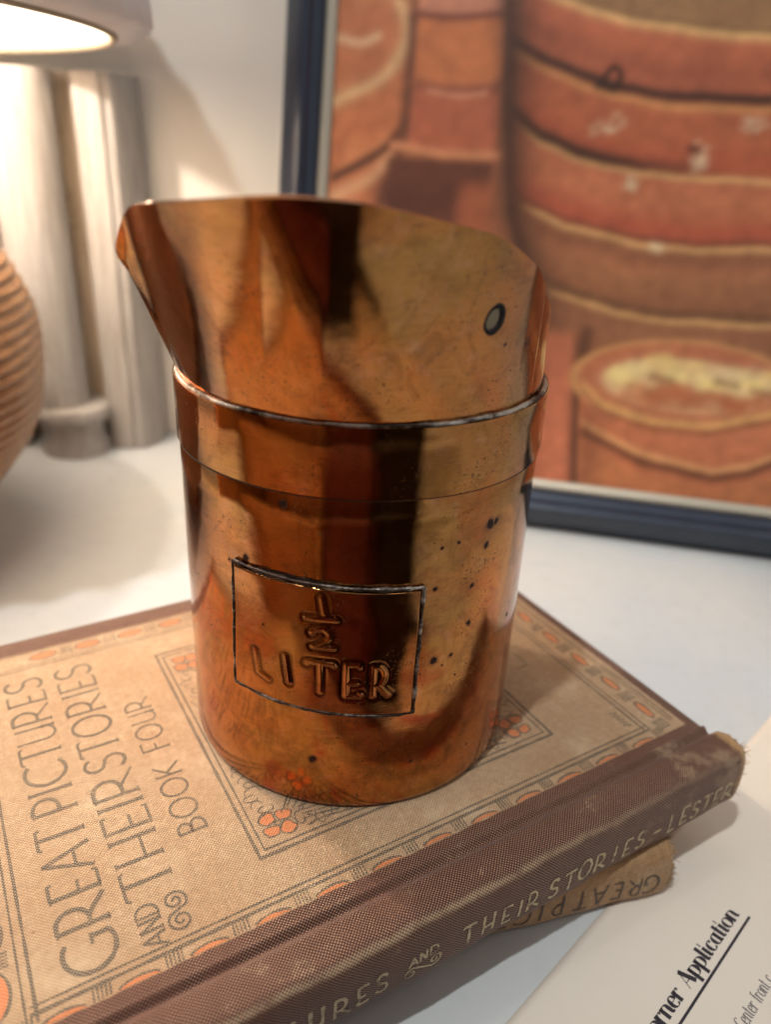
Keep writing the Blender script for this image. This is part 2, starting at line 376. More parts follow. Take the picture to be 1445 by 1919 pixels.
# stamped plate
TL, TR, BR, BL = (-126.3, 6.12), (-71.3, 5.98), (-71.6, 2.83), (-127.6, 3.05)
def plate_pt(u, v, off=.0):
    a0 = TL[0]*(1-u)+TR[0]*u; z0 = TL[1]*(1-u)+TR[1]*u; a1 = BL[0]*(1-u)+BR[0]*u; z1 = BL[1]*(1-u)+BR[1]*u
    a = a0*(1-v)+a1*v; z = z0*(1-v)+z1*v; r = 4.22+.085+off
    return (r*math.cos(R(a)), r*math.sin(R(a)), z), a, z
AL = 4.3*PI/180
def gl(c, a0, a1, z0, z1): return [[((a0+(a1-a0)*x/GL[c][0])*AL, z0+(z1-z0)*y) for x, y in st] for st in GL[c][1]]
ST = [[(-98.9*AL, 5.84), (-98.1*AL, 5.48)], [(-103.0*AL, 5.33), (-94.6*AL, 5.33)],
      [(-101.3*AL, 4.98), (-100.3*AL, 5.08), (-98.0*AL, 5.10), (-96.4*AL, 4.98), (-96.6*AL, 4.86), (-98.5*AL, 4.74), (-101*AL, 4.64), (-95.2*AL, 4.64)],
      [(-119.3*AL, 4.16), (-118.3*AL, 3.62), (-115*AL, 3.50)], [(-109.3*AL, 4.25), (-108.3*AL, 3.58)]]
ST += gl('T', -102.6, -95.2, 3.48, 4.24)+gl('E', -92.0, -87.6, 3.42, 4.24)+gl('R', -84.2, -79.4, 3.42, 4.18)
segs = [(np.array(a), np.array(b)) for s_ in ST for a, b in zip(s_[:-1], s_[1:])]
NU, NVp = 330, 210; VV = np.zeros((NU, NVp, 3)); A2 = np.zeros((NU, NVp, 2))
for i in range(NU):
    for j in range(NVp):
        p, a, z = plate_pt(i/(NU-1), j/(NVp-1)); VV[i, j] = p; A2[i, j] = (a*AL, z)
D = np.full((NU, NVp), 9.)
for a, b in segs:
    ab = b-a; tt = np.clip(((A2-a)@ab)/(ab@ab), 0, 1); D = np.minimum(D, np.linalg.norm(A2-(a+tt[..., None]*ab), axis=2))
hgt = (.036*np.exp(-(D/.042)**2)-.014*np.exp(-((D-.105)/.045)**2))*(.75+.35*np.sin(A2[..., 0]*5+A2[..., 1]*3))        # punched letters stand up from a pressed hollow
edge = np.minimum.reduce([np.arange(NU)[:, None]*np.ones((1, NVp))/NU*4.1, (NU-1-np.arange(NU))[:, None]*np.ones((1, NVp))/NU*4.1,
                          np.arange(NVp)[None]*np.ones((NU, 1))/NVp*3.1, (NVp-1-np.arange(NVp))[None]*np.ones((NU, 1))/NVp*3.1])
hgt = hgt*np.clip(edge/.2, 0, 1)-.05*np.clip(1-edge/.035, 0, 1)**2
hgt = hgt+.010*np.sin(A2[..., 0]*2.3+1)*np.sin(A2[..., 1]*2.9)
rad = np.stack([VV[..., 0], VV[..., 1], np.zeros_like(hgt)], -1); rad /= np.linalg.norm(rad, axis=2, keepdims=True)
VV = VV+rad*hgt[..., None]
sp_ = mk('stamped_plate', VV.reshape(-1, 3), [f[::-1] for f in grid(NU, NVp)], M_plate, cup)
gr_ = np.clip(.85*np.exp(-((D-.10)/.05)**2)+.5*np.clip(1-edge/.10, 0, 1)**2, 0, 1)
at_ = sp_.data.color_attributes.new('hollow_tone', 'FLOAT_COLOR', 'POINT'); at_.data.foreach_set('color', np.repeat(gr_.ravel()[:, None], 4, 1).ravel())
def bord(u0, v0, u1, v1, n=120, off=-.035): return [plate_pt(u0+(u1-u0)*i/n, v0+(v1-v0)*i/n, off)[0] for i in range(n+1)]
bead(bord(-.006, -.02, 1.01, -.02, 170), .050, 'solder_seam', cup, .55)
bead(bord(1.012, -.02, 1.008, 1.01, 120), .044, 'solder_seam', cup, .5)
bead(bord(-.010, -.02, -.008, 1.01, 120), .040, 'solder_seam', cup, .4)
bead(bord(-.006, 1.012, 1.01, 1.012, 170), .038, 'solder_seam', cup, .55)
# wider smear of solder above the plate and at the left end of the lower edge
def smear(u0, u1, v, wd, n=60):
    A_ = Acc(); V = []
    for i in range(n+1):
        u = u0+(u1-u0)*i/n; s_ = wd*math.sin(PI*i/n)*(.7+.5*rng.random())
        for k in (0, 1): V.append(plate_pt(u, v+(-s_ if v < .5 else s_)*k, -.078+.012*(1-k))[0])
    A_.add(V, [(2*i, 2*i+1, 2*i+3, 2*i+2) for i in range(n)]); return A_
a_ = smear(.1, .62, -.02, .035); mk('solder_smear', a_.v, a_.f, M_sol, cup)
a_ = smear(.03, .5, 1.015, .035); mk('solder_smear', a_.v, a_.f, M_sol, cup)

# ---------------------------------------------------------------- books
def cloth(name, tan, tan2, brown, brown2, mode='cover', ink=None, wear=.5):
    t = NT(name); uv = t.uv(); x, y, _ = t.xyz(uv)
    p3 = t.vm('MULTIPLY', uv, (1, 1, 0))
    wob = t.vm('SCALE', t.vm('SUBTRACT', t.noise(p3, 3.0, 2, .5, color=True), (.5, .5, .5)), None, .045)
    xw, yw, _ = t.xyz(t.vm('ADD', uv, wob))
    k = 2*PI/.080
    sx = t.math('SINE', t.math('MULTIPLY', xw, k)); sy = t.math('SINE', t.math('MULTIPLY', yw, k*1.04))
    wv = t.math('MULTIPLY_ADD', t.math('MULTIPLY', sx, sy), .5, .5)          # 0..1, staggered crests
    thread = t.math('ADD', t.noise(t.vm('MULTIPLY', uv, (1.2, 30, 1)), 1, 3, .7), t.noise(t.vm('MULTIPLY', uv, (30, 1.2, 1)), 1, 3, .7))
    blot = t.noise(p3, .45, 5, .6, .5); blot2 = t.noise(p3, 2.0, 5, .65)
    ct = t.mix(t.step(t.math('ADD', wv, t.math('MULTIPLY_ADD', t.noise(p3, 6, 3, .7), .9, -.45)), .2, .9), tan2, tan)
    ct = t.mix(t.math('MULTIPLY', t.step(t.noise(t.vm('ADD', p3, (9, 2, 0)), .22, 6, .7), .46, .66), .30), ct, lin(148, 112, 80))
    ct = t.mix(t.math('MULTIPLY', t.step(blot, .45, .75), .45), ct, lin(158, 118, 82))
    ct = t.mix(t.math('MULTIPLY', t.step(t.noise(t.vm('ADD', p3, (4, 8, 0)), .5, 5, .6), .5, .8), .35), ct, lin(228, 206, 172))
    ct = t.mix(t.math('MULTIPLY', t.step(thread, 1.10, 1.32), .42), ct, lin(236, 214, 180))
    ct = t.mix(t.math('MULTIPLY', t.step(t.noise(p3, 1.6, 3, .5), .74, .78), .55), ct, lin(120, 62, 40))
    wearm = t.math('MULTIPLY', t.step(wv, .60, .97), t.math('ADD', t.math('MULTIPLY', blot2, 1.1), wear-.12), clamp=True)
    cb = t.mix(t.step(wv, .05, .5), lin(44, 26, 19), brown); cb = t.mix(wearm, cb, brown2)
    cb = t.mix(t.math('MULTIPLY', t.step(blot, .48, .7), .5), cb, lin(98, 60, 44))
    c = ct
    if mode in ('cover', 'spine'):
        nz = t.math('MULTIPLY', t.math('SUBTRACT', t.noise(p3, 2.2, 4, .6), .5), .10)
        yb = t.math('ADD', y, nz); xb = t.math('ADD', x, nz)
        mask = t.step(yb, -5.44, -5.47)
        for v_, a, b in ((yb, 6.02, 6.06), (xb, 7.62, 7.66), (xb, -10.62, -10.66)):
            mask = t.math('MAXIMUM', mask, t.step(v_, a, b))
        if mode == 'spine':
            mask = 1.0
            rdg = t.math('MULTIPLY', t.step(t.math('ABSOLUTE', t.math('ADD', y, t.math('MULTIPLY_ADD', blot2, .14, 6.96))), .14, .0), t.math('MULTIPLY', t.step(x, 7., -3., .25, 1.), t.step(t.noise(p3, 1.7, 4, .7), .30, .55, .3, 1.)))   # rubbed shoulder
            fr = t.step(t.math('ADD', x, t.math('MULTIPLY', blot2, .7)), 8.30, 8.62)  # bare cloth at the head of the spine
            rub = t.step(t.math('ADD', t.noise(p3, 1.0, 5, .7), t.math('MULTIPLY', t.step(x, 2, 8.5), .12)), .60, .74)
            ww = t.math('MAXIMUM', t.math('MULTIPLY', rdg, t.step(wv, .1, .7)), t.math('MULTIPLY', rub, t.step(wv, .35, .8)))
            cb = t.mix(t.math('MULTIPLY', ww, .85), cb, lin(205, 172, 136))
            cb = t.mix(fr, cb, lin(176, 136, 92))
        c = t.mix(mask, ct, cb)
    if mode == 'ink':
        keep = t.math('MULTIPLY_ADD', t.step(wv, .95, .35), .62, .30)
        keep = t.math('MULTIPLY', keep, t.step(blot2, .22, .48, .55, 1.))
        c = t.mix(keep, ct, ink)
    if mode == 'gilt':
        keep = t.math('MULTIPLY', t.step(t.noise(p3, 3.2, 5, .7), .32, .50), .88)
        c = t.mix(keep, cb, ink)
    h = t.math('ADD', wv, t.math('MULTIPLY', thread, .35))
    return t.set(Base_Color=c, Roughness=.62, Specular_IOR_Level=.28, Sheen_Weight=.12, Normal=t.bump(h, .55, .00022))
TAN = lin(196, 164, 128); TAN2 = lin(150, 119, 88); BR1 = lin(82, 45, 32); BR2 = lin(192, 152, 122)
M_cover = cloth('printed_canvas_cover', TAN, TAN2, BR1, BR2)
M_spine = cloth('worn_brown_canvas', TAN, TAN2, BR1, BR2, 'spine', wear=.55)
M_ink = cloth('grey_cover_ink', TAN, TAN2, BR1, BR2, 'ink', lin(70, 64, 56))
M_orange = cloth('orange_cover_ink', TAN, TAN2, BR1, BR2, 'ink', lin(198, 106, 54))
M_gilt = cloth('faded_spine_lettering', TAN, TAN2, BR1, BR2, 'gilt', lin(206, 186, 146))
M_tanc = cloth('tan_canvas_spine', lin(196, 152, 104), lin(120, 86, 56), BR1, BR2, 'plain')
M_black = cloth('black_spine_lettering', lin(150, 116, 84), lin(100, 76, 52), BR1, BR2, 'ink', lin(26, 26, 30))
def paper_mat(name, a, b, edge=False):
    t = NT(name); p = t.obj()
    c = t.mix(t.noise(p, .25, 4, .6), a, b)
    if edge: c = t.mix(t.step(t.noise(t.vm('MULTIPLY', p, (.4, .4, 26)), 1, 3, .7), .4, .7), c, lin(150, 122, 86))
    return t.set(Base_Color=c, Roughness=.8, Normal=t.bump(t.noise(p, 12 if not edge else 4, 3, .6), .12, .0003))
M_pages = paper_mat('yellowed_page_edges', lin(206, 182, 142), lin(186, 158, 116), True)

PHI = 0.5181
# profile of a case-bound spine in (y, z), y pointing to the fore-edge; arclength drives the texture
def spine_profile(T, y0, ys):
    pts = [(y0, 0), (y0-.06, -.01), (y0-.12, -.06), (y0-.17, -.115), (y0-.22, -.13), (y0-.27, -.105), (y0-.34, -.045), (y0-.42, -.012),
           (ys+.42, .0), (ys+.22, -.012), (ys+.10, -.045), (ys+.02, -.12), (ys-.05, -.28), (ys-.09, -.6), (ys-.10, -T/2), (ys-.09, -T+.6), (ys-.05, -T+.26),
           (ys+.04, -T+.09), (ys+.16, -T+.02), (ys+.45, -T), (y0-.42, -T+.01), (y0-.22, -T+.12), (y0, -T)]
    return pts
def build_book(name, base, rz, T, x0, x1, y0, ys, y1, mats, head, label, closed_tone=None):
    root = empty(name, base, rz)
    tag(root, label, 'book')
    mc, msn = mats
    V, F = box(x0, x1, y0, y1, -.25, 0)
    nx, ny = 60, 44
    # boards: gridded top so that the cloth can be very slightly warped
    xs = np.linspace(x0, x1, nx); ysn = np.linspace(y0, y1, ny); V = []; UV = []
    def zt(x, y): return .012*math.sin(x*.5+1)*math.sin(y*.45)*min(1, (y-y0)/2)
    for sgn, zz in ((1, 0), (-1, -.24)):
        for x in xs:
            for y in ysn:
                ed = min(x-x0, x1-x, y1-y, 9); e = min(ed/.10, 1)
                if (sgn == 1): z = zt(x, y)-.09*(1-math.sqrt(max(0, 1-(1-e)**2)))
                else: z = zz+.0
                V.append((x, y, z)); UV.append((x, y))
    g = grid(nx, ny); N0 = nx*ny
    F = [f[::-1] for f in g]; F = [tuple(f) for f in g]+[tuple(i+N0 for i in f[::-1]) for f in g]
    ring = [i*ny for i in range(nx)]+[(nx-1)*ny+j for j in range(1, ny)]+[i*ny+ny-1 for i in range(nx-2, -1, -1)]+[j for j in range(ny-2, 0, -1)]
    F += [(ring[k], ring[(k+1) % len(ring)], ring[(k+1) % len(ring)]+N0, ring[k]+N0) for k in range(len(ring))]
    fc = mk('front_cover', V, F, mc, root, uv=UV, sharp=60)
    bc = mk('back_cover', [(x, y, -T-z) for x, y, z in V], [f[::-1] for f in F], mc, root, uv=UV, sharp=60)
    pr = spine_profile(T, y0, ys); arcl = [y0]
    for a, b in zip(pr[:-1], pr[1:]): arcl.append(arcl[-1]-math.hypot(b[0]-a[0], b[1]-a[1]))
    # finer profile
    PR = catmull([(a, b, s_) for (a, b), s_ in zip(pr, arcl)], 90)
    s0, s1 = x0-.0, head
    xs = np.r_[np.linspace(s0, s1-.5, 70), s1-.5+.5*np.linspace(.05, 1, 14)**.8]
    V = []; UV = []; cz = -T/2
    for x in xs:
        pin = max(0, (x-(s1-.32))/.32)
        for a, b, s_ in PR:
            back = max(0, min(1, (y0-.25-a)/.6))
            sh_ = pin**2*.22*back
            yy = a+sh_*1.0; zz = b+(cz-b)*sh_*.55
            wob = .018*math.sin(x*1.7+s_*2)*back+.012*math.sin(x*4.1+1.3*s_)*back
            ex = x-(pin**3)*back*(.10*(.5+.5*math.sin(s_*9))+.07*math.sin(s_*31+1)+.05*math.sin(s_*67))
            if x > x1 and back < 1: ex = x1+(ex-x1)*back**.5
            V.append((ex, yy+wob*.5, zz+wob)); UV.append((x, s_))
    sp = mk('spine', V, [f[::-1] for f in grid(len(xs), len(PR))], msn, root, uv=UV)
    sm = sp.modifiers.new('thickness', 'SOLIDIFY'); sm.thickness = .09*S; sm.offset = -1
    V, F = box(x0+.3, x1-.3, y0-.6, y1-.35, -T+.245, -.245)
    mk('page_block', V, F, M_pages, root, smooth=False)
    def smap(off=.012):
        Sx = PR[::-1, 2]; Y = PR[::-1, 0]; Z = PR[::-1, 1]
        def f(x, s_):
            y = np.interp(s_, Sx, Y); z = np.interp(s_, Sx, Z)
            y2 = np.interp(s_-.03, Sx, Y); z2 = np.interp(s_-.03, Sx, Z); t = np.array([y2-y, z2-z]); t /= np.linalg.norm(t)+1e-9
            n_ = np.array([t[1], -t[0]])       # outward
            if n_[0] > .2: n_ = -n_
            back = 1
            wob = .018*math.sin(x*1.7+s_*2)+.012*math.sin(x*4.1+1.3*s_)
            return (x, y+n_[0]*off+wob*.5, z+n_[1]*off+wob)
        return f
    return root, smap(), PR, zt
def fray(root, PR, x, n, name='frayed_threads', spread=.075):
    t = NT('frayed_thread_fibre') if 'frayed_thread_fibre' not in bpy.data.materials else None
    m = t.set(Base_Color=lin(190, 148, 98), Roughness=.8) if t else bpy.data.materials['frayed_thread_fibre']
    A_ = Acc()
    zz = [(a, b) for a, b, s_ in PR if a < PR[:, 0].min()+.75]
    for i in range(n):
        a, b = zz[rng.integers(len(zz))]; cz = (PR[:, 1].min()+PR[:, 1].max())/2
        p = np.array([x-.12+rng.normal(0, .03), a+.10, b+(cz-b)*.10]); d = np.array([rng.uniform(.3, 1), rng.normal(-.25, .6), rng.normal(0, .6)])
        L = abs(rng.normal(0, spread))*.8+.06; d = d/np.linalg.norm(d)*L/4; r = rng.uniform(.009, .02)
        pts = [p]; 
        for k in range(4): d = d+rng.normal(0, L*.07, 3); pts.append(pts[-1]+d)
        V = []
        for k, q in enumerate(pts):
            rr = r*(1-k*.18)
            for c_, s_ in ((1, 0), (-.5, .87), (-.5, -.87)): V.append(q+np.array([0, c_*rr, s_*rr]))
        A_.add(V, [(3*k+j, 3*k+(j+1) % 3, 3*k+3+(j+1) % 3, 3*k+3+j) for k in range(4) for j in range(3)])
    o = mk(name, A_.v, A_.f, m, root); o['kind'] = 'stuff'; return o

b1, smap1, PR1, zt1 = build_book('cloth_bound_book', (0, 0, 0), PHI, 1.88, -11.6, 8.05, -5.72, -6.95, 6.88, (M_cover, M_spine), 8.5,
    'worn brown and tan canvas book with printed title cover, lying under the copper cup')
fray(b1, PR1, 8.5, 60)

# ---- print on the front cover (local x = along the spine, y = to the fore-edge)
def cmap(a, b, off=.006): return (a, b, zt1(a, b)+off)
def tmap(a, b): return (-b, a, zt1(-b, a)+.0065)      # text frame: reading direction = +y, up = -x
ink = Acc()
word(ink, 'GREAT', -4.86, -1.02, 7.55, .98, .100, tmap)
word(ink, 'PICTURES', -.62, 4.72, 7.55, .93, .092, tmap)
word(ink, 'THEIR', -3.70, .02, 6.18, 1.0, .098, tmap)
word(ink, 'STORIES', .18, 4.75, 6.22, .95, .090, tmap)
word(ink, 'AND', -4.92, -3.92, 6.68, .44, .060, tmap)
word(ink, 'BOOK', -2.62, -.30, 5.12, .62, .065, tmap)
word(ink, 'FOUR', .30, 2.50, 5.12, .66, .065, tmap)
mk('title_lettering', ink.v, ink.f, M_ink, b1, smooth=False, uv=[(p[0], p[1]) for p in ink.v])
ink = Acc()
def spiral(cx, cy, r0, a0, turns, sgn=1, n=40): return [(cx+r0*(1-.86*i/n)*math.cos(R(a0+sgn*360*turns*i/n)), cy+r0*(1-.86*i/n)*math.sin(R(a0+sgn*360*turns*i/n))) for i in range(n+1)]
s1 = spiral(-4.58, 6.33, .25, 45, 1.6, 1); s2 = spiral(-4.10, 6.33, .25, 225, 1.6, 1)
ribbon(ink, s1[::-1]+s2, .055, tmap, step=.04)
mk('scroll_ornament', ink.v, ink.f, M_ink, b1, smooth=False, uv=[(p[0], p[1]) for p in ink.v])
# framed panel with flowers in its corners
ink = Acc(); FLW = []
PX0, PX1, PY0, PY1 = -4.40, 4.02, -4.0, 4.2
def rect(d, wd):
    c = [(PX0+d, PY0+d), (PX1-d, PY0+d), (PX1-d, PY1-d), (PX0+d, PY1-d), (PX0+d, PY0+d)]
    for a, b in zip(c[:-1], c[1:]): ribbon(ink, [a, b], wd, cmap, step=.15, rough=.25)
rect(0, .075); rect(.17, .05)
for sx_, cx in ((1, PX0), (-1, PX1)):
    for sy_, cy in ((1, PY0), (-1, PY1)):
        fx, fy = cx+sx_*.72, cy+sy_*.72; org = Acc(); FLW.append(org)
        for k in range(4):
            a = 90*k+45+rng.uniform(-8, 8); px, py = fx+.27*math.cos(R(a)), fy+.27*math.sin(R(a)); ph = rng.uniform(0, 6)
            rr = [(px+.19*(1+.16*math.sin(3*q+ph))*math.cos(q), py+.165*(1+.18*math.cos(2*q+ph))*math.sin(q)) for q in np.linspace(0, 2*PI, 15)[:-1]]
            org.add([cmap(x, y, .007) for x, y in rr], [tuple(range(14))])
            ribbon(ink, rr+[rr[0]], .04, lambda a_, b_: cmap(a_, b_, .009), step=.1, rough=.3)
        ribbon(ink, arc(fx, fy, .07, .07, 0, 360, 10), .03, lambda a_, b_: cmap(a_, b_, .009), step=.1)
        # stems and leaves running from the flower along both sides of the panel
        for ax in (0, 1):
            for q in range(16):
                u = .95+q*.22; v = .36+.10*math.sin(q*1.7); ln = .28+.1*math.sin(q*2.3)
                pts = arc(u+.06, v+ln*.5, .10, ln*.55, 20+q*31, 330+q*23, 10) if q % 2 else arc(u, .34+ln*.8, .17, ln*.8, -100, 60+9*q, 8)
                if ax: pts = [(b, a) for a, b in pts]
                ribbon(ink, [(cx+sx_*a, cy+sy_*b) for a, b in pts], .03, lambda a_, b_: cmap(a_, b_, .009), step=.1, rough=.3)
        for q in range(9):      # close wavy grain lines filling the panel
            o_ = 1.25+q*.16
            ribbon(ink, [(cx+sx_*(1.3+k_*.22), cy+sy_*(o_-.9+.05*math.sin(k_*.9+q))) for k_ in range(13)], .035, lambda a_, b_: cmap(a_, b_, .009), step=.2, rough=.5)
        for q in range(14):
            o_ = .9+q*.1
            ribbon(ink, [(cx+sx_*o_, cy+sy_*(.95+.12*math.sin(q))), (cx+sx_*(o_+.5), cy+sy_*(1.5+.25*math.sin(q*1.3)))], .028, lambda a_, b_: cmap(a_, b_, .009), step=.2, rough=.4)
# printer's bracket and signature
ribbon(ink, [(5.15, -.62), (5.42, -.7), (5.40, -1.35), (5.0, -1.33)], .04, cmap, rough=.2)
for k in range(5): ribbon(ink, [(6.02, -4.15-k*.13), (6.22, -4.25-k*.13)], .05, cmap, step=.05, rough=.3)
mk('panel_ornament', ink.v, ink.f, M_ink, b1, smooth=False, uv=[(p[0], p[1]) for p in ink.v])
for org in FLW: mk('printed_flower', org.v, org.f, M_orange, b1, smooth=False, uv=[(p[0], p[1]) for p in org.v])
# border: double lines, orange lozenges and little bars between them
ink = Acc(); org = Acc()
hi = lambda a_, b_: cmap(a_, b_, .008)
def loz(cx, cy, L, W, ax, clip=None):
    pts = []
    for q in np.linspace(0, 2*PI, 19)[:-1]:
        a, b = L*math.cos(q), W*math.copysign(abs(math.sin(q))**1.25, math.sin(q))
        x, y = (cx+a, cy+b) if ax == 0 else (cx+b, cy+a)
        if clip is not None: y = max(y, clip)
        pts.append((x, y))
    org.add([cmap(x, y, .007) for x, y in pts], [tuple(range(18))])
    ribbon(ink, pts+[pts[0]] if clip is None else [p for p in pts if p[1] > clip+.001], .055, hi, step=.15, rough=.4)
def bars(cx, cy, W, ax):
    for k in range(-2, 3):
        o = k*.075
        a, b = ((cx+o, cy-W), (cx+o+.02, cy+W)) if ax == 0 else ((cx-W, cy+o), (cx+W, cy+o+.02))
        ribbon(ink, [a, b], .032, hi, step=.1, rough=.5)
BX = -5.44
for yy, wd in ((-4.98, .045), (-5.13, .075)): ribbon(ink, [(-9.2, yy), (6.55, yy)], wd, cmap, step=.2, rough=.3)
k = -12.62+.0
xk = [-4.69+1.335*i for i in range(-4, 9)]
for x in xk:
    loz(x, BX-.0, .40, .125, 0, clip=BX+.0); bars(x+.667, BX+.14, .13, 0)
for xx, wd in ((6.40, .06), (6.56, .04), (7.48, .05), (7.36, .035)): ribbon(ink, [(xx, -5.12), (xx, 5.8)], wd, cmap, step=.2, rough=.3)
for i in range(-1, 8):
    y = -4.48+1.31*i
    if y > -5: loz(7.05, y, .36, .13, 1)
    if y > -5: bars(7.02, y-.655, .22, 1)
for yy, wd in ((5.22, .045), (5.36, .03), (5.98, .04)): ribbon(ink, [(-9.2, yy), (6.5, yy)], wd, cmap, step=.2, rough=.3)
for i in range(-3, 9):
    x = -3.52+1.262*i
    loz(x, 5.68, .38, .15, 0); bars(x+.63, 5.68, .18, 0)
for xx, wd in ((-9.10, .06), (-9.28, .045), (-10.3, .05)): ribbon(ink, [(xx, -5.3), (xx, 5.9)], wd, cmap, step=.2, rough=.3)
for i in range(0, 9):
    y = -4.48+1.31*i; loz(-9.72, y, .52, .27, 1); bars(-9.72, y+.66, .30, 1)
mk('border_ornament', ink.v, ink.f, M_ink, b1, smooth=False, uv=[(p[0], p[1]) for p in ink.v])
mk('border_lozenges', org.v, org.f, M_orange, b1, smooth=False, uv=[(p[0], p[1]) for p in org.v])

# ---- spine title: (letter, x)
def s_at(PR, z):          # texture coordinate of a height on the outer face of the spine
    o = PR[(PR[:, 0] < PR[:, 0].min()+.16)]; return float(np.interp(z, o[::-1, 1], o[::-1, 2]))
sA, sB = s_at(PR1, -1.42), s_at(PR1, -.84)
gil = Acc(); giluv = []
def spm(x, s_): return smap1(x, s_)
for c, x in [('G', -9.4), ('R', -8.75), ('E', -8.2), ('A', -7.7), ('T', -7.15), ('P', -6.6), ('I', -6.2), ('C', -5.75), ('T', -5.14), ('U', -4.52), ('R', -3.97), ('E', -3.5), ('S', -3.06), ('T', -.88), ('H', -.34), ('E', .17), ('I', .55), ('R', .93), ('S', 1.56), ('T', 2.05),
             ('O', 2.54), ('R', 3.06), ('I', 3.52), ('E', 3.95), ('S', 4.42), ('-', 5.0), ('L', 5.58), ('E', 6.04), ('S', 6.48), ('T', 6.92), ('E', 7.33), ('R', 7.8)]:
    wd = GL[c][0]*.58; jit = rng.uniform(-.04, .04)
    for st in GL[c][1]:
        Pp = [(x-wd/2+a*.58, sA+jit+(sB-sA)*b) for a, b in st]
        ribbon(gil, Pp, .072, spm, step=.06, rough=.35)
for i, c in enumerate('AND'):
    for st in GL[c][1]: ribbon(gil, [(-2.42+i*.26+a*.34, sA+.36+b*.24) for a, b in st], .05, spm, step=.05, rough=.3)
ss = spiral(-2.36, sA+.14, .17, 40, 1.4); s3 = spiral(-1.75, sA+.16, .19, 220, 1.5)
ribbon(gil, ss[::-1]+s3, .055, spm, step=.04, rough=.3)
mk('spine_lettering', gil.v, gil.f, M_gilt, b1, smooth=False, uv=gil.uv)

# second book underneath, turned so that its spine pokes out at the right
T2 = 1.66; A2R = R(15.5)
e2 = Vector((math.cos(A2R), math.sin(A2R))); f2 = Vector((-e2.y, e2.x))
b2, smap2, PR2, zt2 = build_book('cloth_bound_book', (0, 0, -1.9), A2R, T2, -11.2, 7.05, -4.55, -5.72, 6.0, (M_tanc, M_tanc), 7.42,
    'tan canvas book underneath, frayed spine with black upside down lettering')
fray(b2, PR2, 7.42, 80)
sA, sB = s_at(PR2, -1.28), s_at(PR2, -.62); bl = Acc()
for c, x in [('G', 6.66), ('R', 6.17), ('E', 5.68), ('A', 5.15), ('T', 4.62), ('P', 3.98), ('I', 3.5), ('C', 3.0), ('T', 2.4)]:
    wd = GL[c][0]*.62
    for st in GL[c][1]: ribbon(bl, [(x+wd/2-a*.62, sB-(sB-sA)*b) for a, b in st], .062, smap2, step=.06, rough=.35)
mk('spine_lettering', bl.v, bl.f, M_black, b2, smooth=False, uv=bl.uv)

# ---------------------------------------------------------------- printed sheet
EP = Vector((math.cos(R(43.5)), math.sin(R(43.5)))); FP = Vector((-EP.y, EP.x)); PZ = TZ+.02
sheet = empty('printed_sheet', (EP.x*2+FP.x*-11, EP.y*2+FP.y*-11, TZ), R(43.5))
tag(sheet, 'off white printed paper sheet with a bold italic underlined heading, lower right under the books', 'paper')
x0p, x1p, y0p, y1p = -5.6, 22, -4.5, 11-7.62
nx, ny = 40, 40; V = []
for x in np.linspace(x0p, x1p, nx):
    for y in np.linspace(y0p, y1p, ny): V.append((x, y, .03+.012*math.sin(x*.35)*math.sin(y*.3+1)))
M_paper = paper_mat('off_white_paper', lin(226, 212, 196), lin(218, 202, 184))
so_ = mk('paper_leaf', V, grid(nx, ny), M_paper, sheet); q_ = so_.modifiers.new('thickness', 'SOLIDIFY'); q_.thickness = .02*S; q_.offset = -1
def pm(a, b): x, y = a-2, b+11; return (x, y, .036+.012*math.sin(x*.35)*math.sin(y*.3+1))
t = NT('black_heading_ink'); M_pr = t.set(Base_Color=lin(44, 36, 44), Roughness=.6)
t = NT('grey_typed_ink'); M_gr = t.set(Base_Color=lin(120, 110, 108), Roughness=.7)
# lower-case pen strokes, x-height 1, ascender 1.55
LC = {
 'n': (.95, [[(.12, 1), (.12, 0)], [(.12, .7)]+arc(.42, .68, .26, .30, 150, 20, 8)+[(.70, .2), (.78, .02), (.9, .1)]]),
 'e': (.85, [[(.14, .50), (.66, .56)]+arc(.42, .55, .28, .44, 10, 180, 8)+arc(.44, .45, .32, .45, 180, 320, 10)]),
 'r': (.72, [[(.12, 1), (.12, 0)], [(.12, .66), (.3, .92), (.5, .98), (.60, .84)]]),
 'A': (1.15, [[(.02, 0), (.52, 1.5)], [(.52, 1.5), (.92, 0)], [(.22, .48), (.74, .48)]]),
 'p': (.95, [[(.14, 1), (.14, -.5)], arc(.42, .5, .34, .48, 160, -160, 16)]),
 'l': (.48, [[(.16, 1.5), (.16, .15), (.24, .0), (.38, .1)]]),
 'i': (.48, [[(.16, 1), (.16, .15), (.24, .0), (.38, .1)], [(.13, 1.38), (.19, 1.38)]]),
 'c': (.80, [[(.62, .80), (.56, .86)]+arc(.42, .5, .30, .48, 50, 320, 16)]),
 'a': (.95, [arc(.40, .5, .30, .48, 20, 340, 16), [(.66, 1), (.66, .15), (.74, 0), (.88, .1)]]),
 't': (.60, [[(.22, 1.38), (.22, .16), (.32, .0), (.46, .1)], [(.0, .98), (.46, .98)]]),
 'o': (.90, [arc(.42, .5, .34, .48, 0, 360, 20)]),
 'f': (.60, [[(.22, 0), (.22, 1.2)]+arc(.42, 1.2, .20, .28, 180, 50, 6), [(.02, .98), (.46, .98)]]),
 'C': (1.1, [arc(.55, .75, .46, .75, 50, 310, 18)]), 'm': (1.4, [[(.12, 1), (.12, 0)], [(.12, .8), (.35, .98), (.58, .8), (.58, 0)], [(.58, .8), (.8, .98), (1.05, .8), (1.05, .1), (1.2, .05)]]),
 ' ': (.62, []),
}
